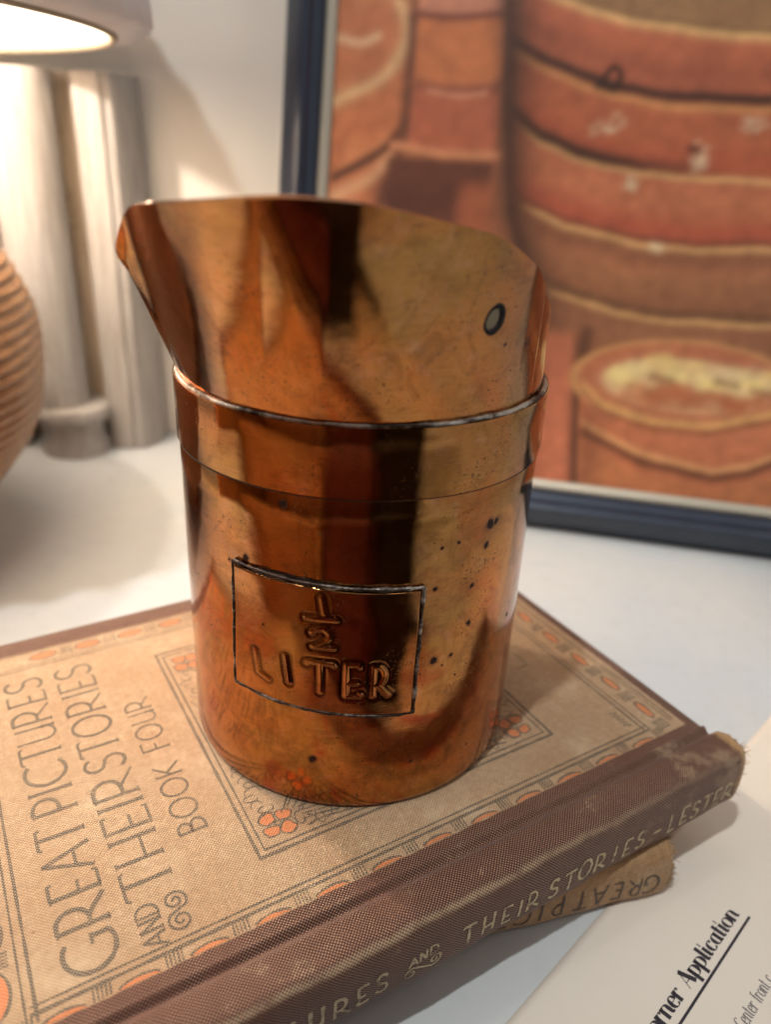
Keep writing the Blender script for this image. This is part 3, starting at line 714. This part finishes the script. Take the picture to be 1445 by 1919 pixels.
def type_line(acc, txt, x_end, y0, xh, sx, thick, thin, slant, bold):
    tot = sum(LC[c][0] for c in txt)*xh*sx; x = x_end-tot
    wf = lambda t_: thin+(thick-thin)*abs(t_[1])**2.2
    for c in txt:
        for st in LC[c][1]:
            Pp = [(x+a*xh*sx+b*xh*slant, y0+b*xh) for a, b in st]
            dot = len(st) == 2 and abs(st[0][0]-st[1][0]) < .08 and st[0][1] == st[1][1]
            if c == 'A' and bold:
                wfn = (lambda t_: thin*1.1) if st[0][0] < .1 or st[0][1] == st[1][1] else (lambda t_: thick*1.15)
            else: wfn = (lambda t_: thick) if dot else wf
            ribbon(acc, Pp, thick*.5, pm, step=.02 if bold else .03, wfun=wfn)
        x += LC[c][0]*xh*sx
A_ = Acc(); type_line(A_, 'Corner Application', 4.68, -10.15, .265, 1.24, .108, .018, -.02, True)
ribbon(A_, [(-2.5, -10.37), (4.80, -10.35)], .062, pm, step=.3)
mk('heading_print', A_.v, A_.f, M_pr, sheet, smooth=False)
A_ = Acc(); type_line(A_, 'Center front c', 3.55, -11.47, .20, .80, .040, .014, .06, False)
mk('body_print', A_.v, A_.f, M_gr, sheet, smooth=False)

# ---------------------------------------------------------------- framed painting leaning on the wall
FD = np.array([.97410395, -.22610065, 0]); FU = np.array([.03926197, .16915138, .98480775]); FN = np.cross(FD, FU)*1.0   # FN points to the viewer side?
FN = FN if FN[1] < 0 else -FN
FO = np.array([9.3176, 18.6196, TZ])
frame = empty('framed_painting', FO-FD*0)
tag(frame, 'painting of stacked round bamboo baskets in a dark navy frame leaning against the wall', 'painting')
def fp(s_, u, d): return FO+FD*s_+FU*u+FN*d          # along, up, toward the viewer
def frame_mat():
    t = NT('dark_navy_lacquer'); p = t.obj()
    c = t.mix(t.noise(t.vm('MULTIPLY', p, (1, 1, 1)), 1.2, 4, .6), lin(22, 28, 42), lin(36, 44, 62))
    return t.set(Base_Color=c, Roughness=.34, Specular_IOR_Level=.5, Coat_Weight=.15, Coat_Roughness=.15)
M_fr = frame_mat()
t = NT('silver_grey_slip'); M_slip = t.set(Base_Color=lin(176, 166, 148), Roughness=.42, Metallic=.35)
SL, SR, UB, UT = -14.7, 20.5, 0, 36.0; WF = 2.0
prof = [(0, 0), (0, .45), (.06, .62), (.3, .85), (.75, 1.28), (1.1, 1.58), (1.25, 1.62), (1.38, 1.56), (1.5, 1.38), (1.55, 1.25), (1.75, 1.18), (1.95, 1.0), (2.05, .75), (2.05, 0)]
slip = [(2.05, 0), (2.05, .78), (2.2, .86), (2.38, .80), (2.52, .62), (2.52, 0)]
def rail(name, a, b, inward, pr, mat):
    V = []
    for end, sgn in ((a, 1), (b, -1)):
        for w_, d in pr:
            ax = 'h' if inward[0] == 0 else 'v'
            if ax == 'h': s_, u = end[0]+sgn*w_, end[1]+inward[1]*w_
            else: s_, u = end[0]+inward[0]*w_, end[1]+sgn*w_
            V.append(fp(s_, u, d))
    n = len(pr); F = [(i, (i+1) % n, n+(i+1) % n, n+i) for i in range(n)]+[tuple(range(n)), tuple(range(2*n-1, n-1, -1))]
    o = mk(name, V, F, mat, frame, base=FO, sharp=35); return o
for nm, pr, mt in (('frame_rail', prof, M_fr), ('frame_slip', slip, M_slip)):
    rail(nm, (SL, UB), (SR, UB), (0, 1), pr, mt); rail(nm, (SL, UT), (SR, UT), (0, -1), pr, mt)
    rail(nm, (SL, UB), (SL, UT), (1, 0), pr, mt); rail(nm, (SR, UB), (SR, UT), (-1, 0), pr, mt)
# canvas colours are brush-painted per vertex
ds = .11; ss_ = np.arange(SL+2.45, SR-2.4, ds); uu = np.arange(UB+2.45, UT-2.4, ds)
Sg, Ug = np.meshgrid(ss_, uu, indexing='ij'); C_ = np.zeros(Sg.shape+(3,))
def sm(x, a, b): t_ = np.clip((x-a)/(b-a), 0, 1); return t_*t_*(3-2*t_)
def L3(*c): return np.array(lin(*c)[:3])
def paint(mask, c): C_[:] = C_*(1-mask[..., None])+np.array(c)*mask[..., None]
def wob_(k, a): return a*(np.sin(Sg*1.7*k+Ug*.9)+np.sin(Ug*2.3*k-Sg*1.1+2)+.6*np.sin(Sg*4.1*k+1))/2.6
def curve(pts, slope_ext=True):
    x = np.array([p[0] for p in pts]); y = np.array([p[1] for p in pts])
    return np.interp(Sg, x, y)+wob_(1, .05)
def dist(pts):
    d = np.full(Sg.shape, 99.)
    for a, b in zip(pts[:-1], pts[1:]):
        ax, ay = a; bx, by = b; dx, dy = bx-ax, by-ay; t_ = np.clip(((Sg-ax)*dx+(Ug-ay)*dy)/(dx*dx+dy*dy), 0, 1)
        d = np.minimum(d, np.hypot(Sg-ax-t_*dx, Ug-ay-t_*dy))
    return d
def smoothp(pts, n=24): return [tuple(p) for p in catmull(pts, n)]
def stroke(pts, wd, c, op=1.): paint(op*np.exp(-(dist(smoothp(pts))/wd)**2), L3(*c))
paint(np.ones(Sg.shape), L3(150, 92, 66))
paint(sm(Ug, 24.2, 24.8)*sm(Sg, -8.5, -9.5), L3(36, 56, 84))
# left stack
ml = sm(Sg, -8.7, -8.95)*sm(Ug, 14, 15); paint(ml, L3(186, 112, 76)); paint(ml*sm(wob_(.8, 1)+Ug*0, .1, .9)*.5, L3(205, 138, 96))
paint(sm(Ug, 15.5, 14.5)*sm(Sg, -8, -9.5), L3(176, 108, 78))
stroke([(-12.14, 19.57), (-9.85, 20.69), (-8.95, 21.96), (-8.9, 22.96), (-9.35, 23.9)], .28, (208, 164, 128))
stroke([(-12.1, 22.3), (-11, 22.1), (-10.2, 22.4)], .2, (214, 176, 148), .8)
stroke([(-11.91, 16.22), (-9.59, 17.55), (-8.51, 18.78)], .22, (86, 52, 44)); stroke([(-11.86, 15.36), (-10.05, 16.3), (-9.1, 17.2)], .3, (206, 160, 132), .8)
stroke([(-8.6, 23.2), (-8.45, 20.05), (-8.85, 17.22), (-9.7, 14.73), (-10.6, 13)], .32, (122, 74, 58), .9)
# middle column
mm = sm(Sg, -8.5, -8.2)*sm(Sg, -4.1, -4.3)
paint(mm*sm(Ug, 20.3, 20.5), L3(194, 116, 72)); paint(mm*sm(Ug, 20.4, 20.2)*sm(Ug, 17.5, 17.8), L3(178, 98, 74))
paint(mm*sm(Ug, 23.3, 23.5), L3(196, 128, 110)); stroke([(-8.4, 23.35), (-6.8, 23.25), (-4.5, 23.45)], .16, (128, 70, 60))
stroke([(-8.2, 20.52), (-6.23, 20.32), (-4.36, 20.5)], .22, (160, 92, 70)); stroke([(-7.6, 20.2), (-6.23, 20.05), (-4.9, 20.2)], .10, (206, 142, 122), .8)
stroke([(-9.08, 17.82), (-6.45, 17.55), (-4.1, 17.62)], .2, (202, 134, 100)); paint(sm(Sg, -9.6, -9)*sm(Sg, -4.1, -4.4)*sm(Ug, 17.4, 17.1)*sm(Ug, 13, 14.5), L3(104, 58, 46))
stroke([(-9.3, 15.8), (-7.5, 15.2), (-6, 15.6)], .8, (86, 46, 40), .7)
paint(sm(Sg, -6.2, -5)*sm(Sg, -4.0, -4.3)*sm(Ug, 16.8, 15.8)*sm(Ug, 12, 13)*.8, L3(172, 96, 66))
# big stack
E0 = np.interp(Ug, [2, 11.3, 15.1, 19.8, 24.1, 40], [-1.1, -1.6, -3.3, -4.0, -4.45, -4.6])
mb = sm(Sg-E0, -.12, .12); cA = curve([(-4.5, 25.2), (-2.59, 24.27), (-.86, 23.67), (1.05, 23.3), (3.83, 22.95), (7.36, 22.8), (14, 23.4)])
cB = curve([(-4.4, 22.75), (-4.01, 22.43), (-2.72, 21.82), (-.96, 21.22), (.77, 20.74), (3.16, 20.4), (7.88, 20.43), (14, 21.2)])
cC = curve([(-4.1, 19.8), (-3.74, 19.34), (-2.23, 18.27), (-.42, 17.63), (2.55, 17.15), (8.58, 17.1), (14, 17.9)])
cD = curve([(-3.4, 16.3), (-2.74, 15.55), (-.49, 14.74), (3.06, 14.14), (5.48, 14.08), (9.17, 14.35), (14, 15)])
cE = curve([(-2, 12.6), (-.82, 11.77), (2.34, 11.03), (4.86, 10.83), (9.87, 11.03), (14, 11.6)])
def soft(c, w_=.12): return sm(Ug-c, -w_, w_)
paint(mb, L3(150, 98, 74))
paint(mb*soft(cE), L3(156, 104, 76)); paint(mb*soft(cD), L3(184, 104, 76)); paint(mb*soft(cC), L3(180, 98, 68)); paint(mb*soft(cB), L3(186, 102, 74)); paint(mb*soft(cA), L3(158, 116, 84))
for c, up_, lowc in ((cD, (172, 72, 56), (184, 116, 88)), (cC, (178, 84, 58), (190, 118, 84)), (cE, (150, 96, 72), (160, 108, 84))):
    paint(mb*np.exp(-((Ug-c-.6)/.6)**2)*.6, L3(*up_)); paint(mb*np.exp(-((Ug-c+.9)/.7)**2)*.5, L3(*lowc))
for c, w_ in ((cA, .22), (cC, .13), (cD, .17), (cE, .14)):
    paint(mb*np.exp(-((Ug-c)/w_)**2)*sm(Sg-E0, .2, 1.4), L3(214, 166, 116))
paint(mb*np.exp(-((Ug-cB+.42)/.16)**2), L3(204, 140, 88)); paint(mb*np.exp(-((Ug-cB)/.24)**2), L3(64, 42, 38))
paint(mb*np.exp(-((Ug-cC-.34)/.30)**2)*sm(Sg, 8, 0), L3(66, 44, 38)); paint(mb*np.exp(-((Ug-cD+.5)/.5)**2)*.35, L3(110, 62, 48)); paint(mb*np.exp(-((Ug-cB-.9)/.6)**2)*.3, L3(120, 62, 46)); paint(mb*np.exp(-((Ug-cD-.26)/.14)**2)*.8, L3(120, 60, 48)); paint(mb*np.exp(-((Ug-cE-.3)/.25)**2)*.7, L3(108, 76, 58))
paint(mb*np.exp(-((Ug-cA-.22)/.12)**2)*.6, L3(110, 76, 52))
paint(np.exp(-((Sg-E0-.15)/.55)**2)*.9, L3(92, 62, 54)); paint(mb*sm(Sg-E0, 2.2, .2)*.5, L3(100, 66, 54))
for p_ in ([(.2, 20.8), (.6, 21.45), (1.0, 21.2), (.95, 20.75)], [(.0, 20.7), (.8, 20.55)]): stroke(p_, .13, (58, 38, 34))
for k in range(46):
    g = rng.integers(5); cx, cy, rx, ry = [(1.05, 19.2, .9, .45), (4.9, 18.0, 1.0, .35), (4.9, 18.1, .5, .5), (6.6, 19.4, .6, .25), (2.0, 16.6, .25, .3)][g]
    a, b = rng.normal(cx, rx*.5), rng.normal(cy, ry*.5); stroke([(a, b), (a+rng.uniform(.1, .35), b+rng.uniform(-.15, .15))], .09, (206, 176, 156), .6)
stroke([(4.5, 18.35), (4.85, 18.25)], .16, (96, 48, 36)); stroke([(3.6, 14.1), (3.9, 14.05)], .2, (216, 196, 176), .7)
# salmon strip and the bowl of dumplings
paint(sm(Sg, -1.9, -1.4)*sm(Sg+Ug*.13, 2.0, 1.75)*sm(Ug, 10.2, 9.4), L3(190, 112, 88)); stroke([(1.2, 10), (1.3, 6), (1.75, 2.3)], .35, (96, 60, 50), .85)
paint(sm(Sg+Ug*.13, 2.1, 2.4)*sm(Ug, 8.6, 7.8), L3(188, 112, 80))
el = np.hypot((Sg-6.0)/5.25, (Ug-8.0-.02*(Sg-6))/2.05)
paint(sm(el, 1.04, .98), L3(196, 142, 96)); paint(sm(el, .95, .90), L3(184, 112, 84))
e2_ = np.hypot((Sg-6.2)/4.2, (Ug-7.9)/1.35); paint(sm(e2_, 1.05, .85), L3(206, 166, 134))
for k in range(60):
    a = rng.uniform(2.6, 10); b = 8.3+rng.normal(0, .28); stroke([(a, b), (a+.5, b+rng.uniform(-.1, .1))], .26, [(222, 196, 134), (206, 178, 152), (228, 206, 150)][k % 3], .5)
for k in range(30):
    a = rng.uniform(3.4, 9.6); b = 7.4+rng.normal(0, .25); stroke([(a, b), (a+.6, b+rng.uniform(-.1, .15))], .26, [(176, 98, 62), (190, 112, 78)][k % 2], .6)
for a, b in ((4.6, 8.2), (7.6, 8.25), (9.2, 8.0)): stroke([(a, b), (a+.9, b-.1)], .2, (138, 82, 58), .6)
r1 = curve([(1.0, 8.4), (1.19, 7.7), (2.53, 6.65), (4.94, 6.05), (7.71, 6.1), (10.69, 7.16), (12, 8)]); r2 = curve([(1.3, 6.0), (1.6, 5.6), (4.72, 4.39), (8.13, 3.94), (9.8, 4.37), (11.3, 5.3), (13, 7)])
mbw = sm(Sg+Ug*.13, 2.2, 2.5)
paint(mbw*np.exp(-((Ug-r1)/.2)**2)*sm(Ug, 8.6, 8), L3(206, 156, 104)); paint(mbw*np.exp(-((Ug-r1+.35)/.14)**2)*.5*sm(Ug, 8.2, 7.6), L3(134, 80, 60))
paint(mbw*np.exp(-((Ug-r2)/.17)**2), L3(212, 156, 112)); paint(mbw*np.exp(-((Ug-r2+.38)/.24)**2)*.85, L3(100, 60, 46))
paint(mbw*sm(Ug-r2, -.7, -1.1)*.7, L3(178, 112, 74)); paint(mbw*sm(Ug-r2, .1, 1.2)*sm(r1-Ug, .4, .6)*.5, L3(198, 122, 92))
paint(mbw*sm(Sg+Ug*.13, 4.2, 2.4)*sm(Ug, 7, 6)*.5, L3(112, 70, 56))
def blur(A, k):
    for ax in (0, 1):
        B = np.zeros_like(A)
        for d_ in range(-k, k+1): B += np.roll(A, d_, axis=ax)*(k+1-abs(d_))
        A = B/(k+1)**2
    return A
C_ = blur(C_, 1)
lum = C_.mean(axis=2, keepdims=True); C_ = (C_*.80+lum*.20)*np.array([.98, .98, .80])
C_ = (C_/.2)**1.25*.19
C_ *= 1-.30*np.exp(-((Sg-E0-.3)/1.6)**2)[..., None]*mb[..., None]
C_ *= 1+.14*(blur(rng.standard_normal(Sg.shape), 3)*2.2)[..., None]
C_ *= (1+.05*wob_(.5, 1)[..., None]+.015*rng.standard_normal(Sg.shape)[..., None])
Pv = FO[None, None]+FD*Sg[..., None]+FU*Ug[..., None]+FN*(.45+.0*Sg[..., None])
cv = mk('canvas', Pv.reshape(-1, 3), grid(*Sg.shape), M_fr, frame, base=FO)
ca = cv.data.color_attributes.new('paint', 'FLOAT_COLOR', 'POINT')
ca.data.foreach_set('color', np.concatenate([np.clip(C_, 0, 1), np.ones(Sg.shape+(1,))], 2).ravel())
t = NT('oil_paint'); at = t.n('ShaderNodeAttribute'); at.attribute_name = 'paint'; p = t.obj()
cc = t.mix(t.math('MULTIPLY', t.noise(t.vm('MULTIPLY', p, (1, 1, 2)), .5, 4, .6), .22), at.outputs['Color'], lin(120, 80, 60))
cv.data.materials[0] = t.set(Base_Color=cc, Roughness=.5, Specular_IOR_Level=.3, Normal=t.bump(t.noise(p, 3, 4, .6), .12, .0008))
mk('backing_board', [fp(s_, u, d) for s_ in (SL+1, SR-1) for u in (UB+1, UT-1) for d in (.1, .35)], box(0, 1, 0, 1, 0, 1)[1], M_slip, frame, base=FO, smooth=False)

# ---------------------------------------------------------------- table lamp
LX, LY = -23.5, 14.0
lamp = empty('table_lamp', (LX, LY, TZ))
tag(lamp, 'lit table lamp with ribbed brown ceramic base and white gathered fabric shade at the left', 'lamp')
pr = [(0, 0), (4.6, 0), (4.8, .3)]
rb, cz = 9.4, 8.75
for i in range(1, 420):
    a = -PI/2+PI*i/420; r = rb*math.cos(a); z = cz+rb*.93*math.sin(a)
    if z < .4 or r < 2.2: continue
    s_ = rb*a/.56
    k = abs(math.sin(s_*PI)); pr.append((r+.24*k**.55*1.0, z))
pr += [(2.1, pr[-1][1]+.2), (1.4, pr[-1][1]+.5), (1.4, 18.6), (0, 18.7)]
V, F = lathe(pr, 160)
V = [(x*(1+.006*math.sin(7*math.atan2(y, x)+z*1.1)), y*(1+.006*math.sin(5*math.atan2(y, x)-z)), z+.06*math.sin(3*math.atan2(y, x))*(z > .5)) for x, y, z in V]
t = NT('ribbed_brown_glaze'); p = t.obj(); nn_ = t.noise(t.vm('MULTIPLY', p, (.8, .8, 2)), 1.4, 4, .6)
M_gl = t.set(Base_Color=t.mix(nn_, lin(180, 134, 92), lin(118, 80, 50)), Roughness=.25, Specular_IOR_Level=.5, Normal=t.bump(t.noise(p, 2.5, 3), .5, .002))
mk('ribbed_base', V, F, M_gl, lamp)
t = NT('white_shade_fabric'); p = t.obj()
sf = t.set(Base_Color=lin(226, 222, 220), Roughness=.9)
tr = t.n('ShaderNodeBsdfTranslucent'); tr.inputs[0].default_value = lin(250, 236, 220); mx = t.n('ShaderNodeMixShader'); mx.inputs[0].default_value = .10
t.t.links.new(t.b.outputs[0], mx.inputs[1]); t.t.links.new(tr.outputs[0], mx.inputs[2]); t.t.links.new(mx.outputs[0], t.out.inputs[0])
NS = 480; Vs = []; zs = [(14.0, 0), (14.35, .25), (14.3, 1.2), (13.9, 4), (13.0, 8), (12.2, 12.5)]
ZR = 17.3-TZ
Vi = []; 
for i in range(NS):
    a = 2*PI*i/NS; pl = math.sin(a*44)+.3*math.sin(a*13)
    for j, (r, dz) in enumerate(zs):
        rr = r+.24*pl*(dz > .1)*(1 if dz < 12 else .5)+(.75 if 0 < dz < 1.5 else .35 if dz >= 1.5 else 0)
        Vi.append((rr*math.cos(a), rr*math.sin(a), ZR+dz))
mk('pleated_shade', Vi, grid(NS, len(zs), True), sf, lamp)
V, F = lathe([(13.9, ZR+.02), (13.5, ZR+4), (12.6, ZR+8), (11.8, ZR+12.3), (3, ZR+12.4)], 128); t = NT('shade_lining_cloth'); mk('shade_lining', V, F, t.set(Base_Color=lin(232, 226, 216), Roughness=.9), lamp)
t = NT('grey_rim_tape'); M_tape = t.set(Base_Color=lin(150, 138, 118), Roughness=.8)
V, F = lathe([(13.85+.16*math.cos(q), ZR+.05+.20*math.sin(q)) for q in np.linspace(0, 2*PI, 11)], 160); mk('shade_rim', V, F, M_tape, lamp)
t = NT('frosted_glowing_bulb'); M_bulb = t.set(Base_Color=(1, 1, 1, 1), Emission_Color=(1.0, .85, .68, 1), Emission_Strength=14.)
V, F = lathe([(1.0*math.cos(q), 32.6+1.2*math.sin(q)) for q in np.linspace(-PI/2, PI/2, 15)], 32); mk('light_bulb', V, F, M_bulb, lamp)
bl_ = light('lamp_glow', 'POINT', (LX, LY, TZ+30.5), 2.8, (1.0, .89, .78), .009); bl_.parent = lamp; bl_.matrix_parent_inverse = Matrix.Translation(-lamp.location)
V, F = lathe([(0, 18.6), (.5, 18.6), (.5, 25.5), (.9, 25.6), (.9, 29.2), (0, 29.3)], 24); mk('lamp_stem', V, F, M_tape, lamp)

# ---------------------------------------------------------------- whitewashed panel behind
pan = empty('whitewashed_panel', (-17, 28, TZ))
tag(pan, 'whitewashed wooden panel with half columns on a round plinth, by the wall behind the lamp', 'wooden panel')
def ww_mat(a, b, c_):
    t = NT('whitewashed_wood'); p = t.obj()
    c = t.mix(t.step(t.noise(t.vm('MULTIPLY', p, (3, 3, .25)), 1, 5, .7), .35, .7), a, b)
    c = t.mix(t.math('MULTIPLY', t.step(t.noise(p, 1.1, 5, .7), .55, .72), c_), c, lin(150, 130, 106))
    return t.set(Base_Color=c, Roughness=.6, Normal=t.bump(t.noise(t.vm('MULTIPLY', p, (6, 6, .5)), 1, 4), .3, .002))
M_ww = ww_mat(lin(170, 163, 156), lin(148, 140, 132), .35); M_ww2 = ww_mat(lin(196, 178, 156), lin(170, 150, 126), .8)
B0 = (-17, 28, TZ)
def prism(pts, z0, z1, name, mat):
    n = len(pts); V = [(x, y, z0) for x, y in pts]+[(x, y, z1) for x, y in pts]
    F = [(i, (i+1) % n, n+(i+1) % n, n+i) for i in range(n)]+[tuple(range(n-1, -1, -1)), tuple(range(n, 2*n))]
    return mk(name, V, F, mat, pan, base=B0, sharp=35)
TOPZ = 16.6
prism([(-15.35, 27.2), (-15.1, 27.0), (-13.8, 26.8), (-13.75, 26.95), (-13.3, 27.0), (-13.0, 27.3), (-12.6, 28.3), (-12.5, 29.6), (-15.35, 29.6)], TZ+.05, TOPZ, 'board', M_ww)
prism([(-26, 28.9), (-15.2, 28.9), (-15.2, 29.7), (-26, 29.7)], TZ+.05, TOPZ, 'back_board', M_ww2)
prism([(-18.0+1.75*math.cos(q), 26.9+1.6*math.sin(q)) for q in np.linspace(0, 2*PI, 41)[:-1]], TZ+2.9, TOPZ, 'half_column', M_ww)
prism([(-21.6+1.6*math.cos(q), 27.2+1.5*math.sin(q)) for q in np.linspace(0, 2*PI, 41)[:-1]], TZ+.1, TOPZ, 'half_column', M_ww)
V, F = lathe([(0, TZ), (1.9, TZ), (1.95, TZ+.4), (1.7, TZ+1.0), (1.75, TZ+2.0), (2.15, TZ+2.15), (2.25, TZ+2.5), (2.1, TZ+2.85), (0, TZ+2.95)], 48, (-17.2, 26.7))
mk('round_plinth', V, F, M_ww, pan, base=B0, sharp=40)

# ---------------------------------------------------------------- unseen blocks added behind the camera only for the copper to mirror
t = NT('reflection_dark_red'); M_rfred = t.set(Base_Color=lin(92, 40, 34), Roughness=.8)
t = NT('reflection_black'); M_blk = t.set(Base_Color=lin(36, 24, 18), Roughness=.9)
t = NT('reflection_brown'); p = t.obj((4, 4, 40)); M_rfbrown = t.set(Base_Color=t.mix(t.noise(p, 1, 4, .6), lin(150, 102, 60), lin(118, 76, 42)), Roughness=.5)
def back(name, x0, x1, y0, y1, z0, z1, m, bv=2.):
    V, F = box(x0, x1, y0, y1, z0, z1); o = bevel(mk(name, V, F, m, smooth=False), bv); o['kind'] = 'structure'; return o
back('reflection_block_side', -75, -36, -60, -2, -78, 40, M_rfbrown)  # added out of view as brown areas for the cup to reflect
back('reflection_block_far', -36, -13, -50, -46, -78, 60, M_rfbrown)
back('reflection_block_low', -34, -4.6, -20, -13, -78, 3.5, M_rfbrown, 1)  # unseen blocks, added as dark shapes in the cup's reflection
back('reflection_block_low', -4.3, 2.0, -20, -13.2, -78, 5.0, M_rfred, 1)
back('reflection_block_low', 2.3, 8.6, -20, -13.2, -78, 6.0, M_blk, 1)
back('reflection_block_tall', -34, -10, -34, -26, -78, 14, M_rfbrown, 2)
back('reflection_block_tall', -9, 4, -34, -26, -78, 22, M_rfred, 2)
back('reflection_block_tall', 4.5, 18, -34, -25, -78, 26, M_blk, 2)
t = NT('reflection_tan'); M_rftan = t.set(Base_Color=lin(196, 150, 104), Roughness=.5)
back('reflection_strip', -4.75, -4.35, -13.4, -12.9, -78, 5.2, M_rftan, .1)  # thin strips added for contrast in what the copper reflects
back('reflection_strip', 2.02, 2.22, -13.4, -13.0, -78, 5.6, M_rfred, .05)
back('reflection_strip', -9.8, -9.2, -27, -25.6, -78, 20, M_rftan, .1)
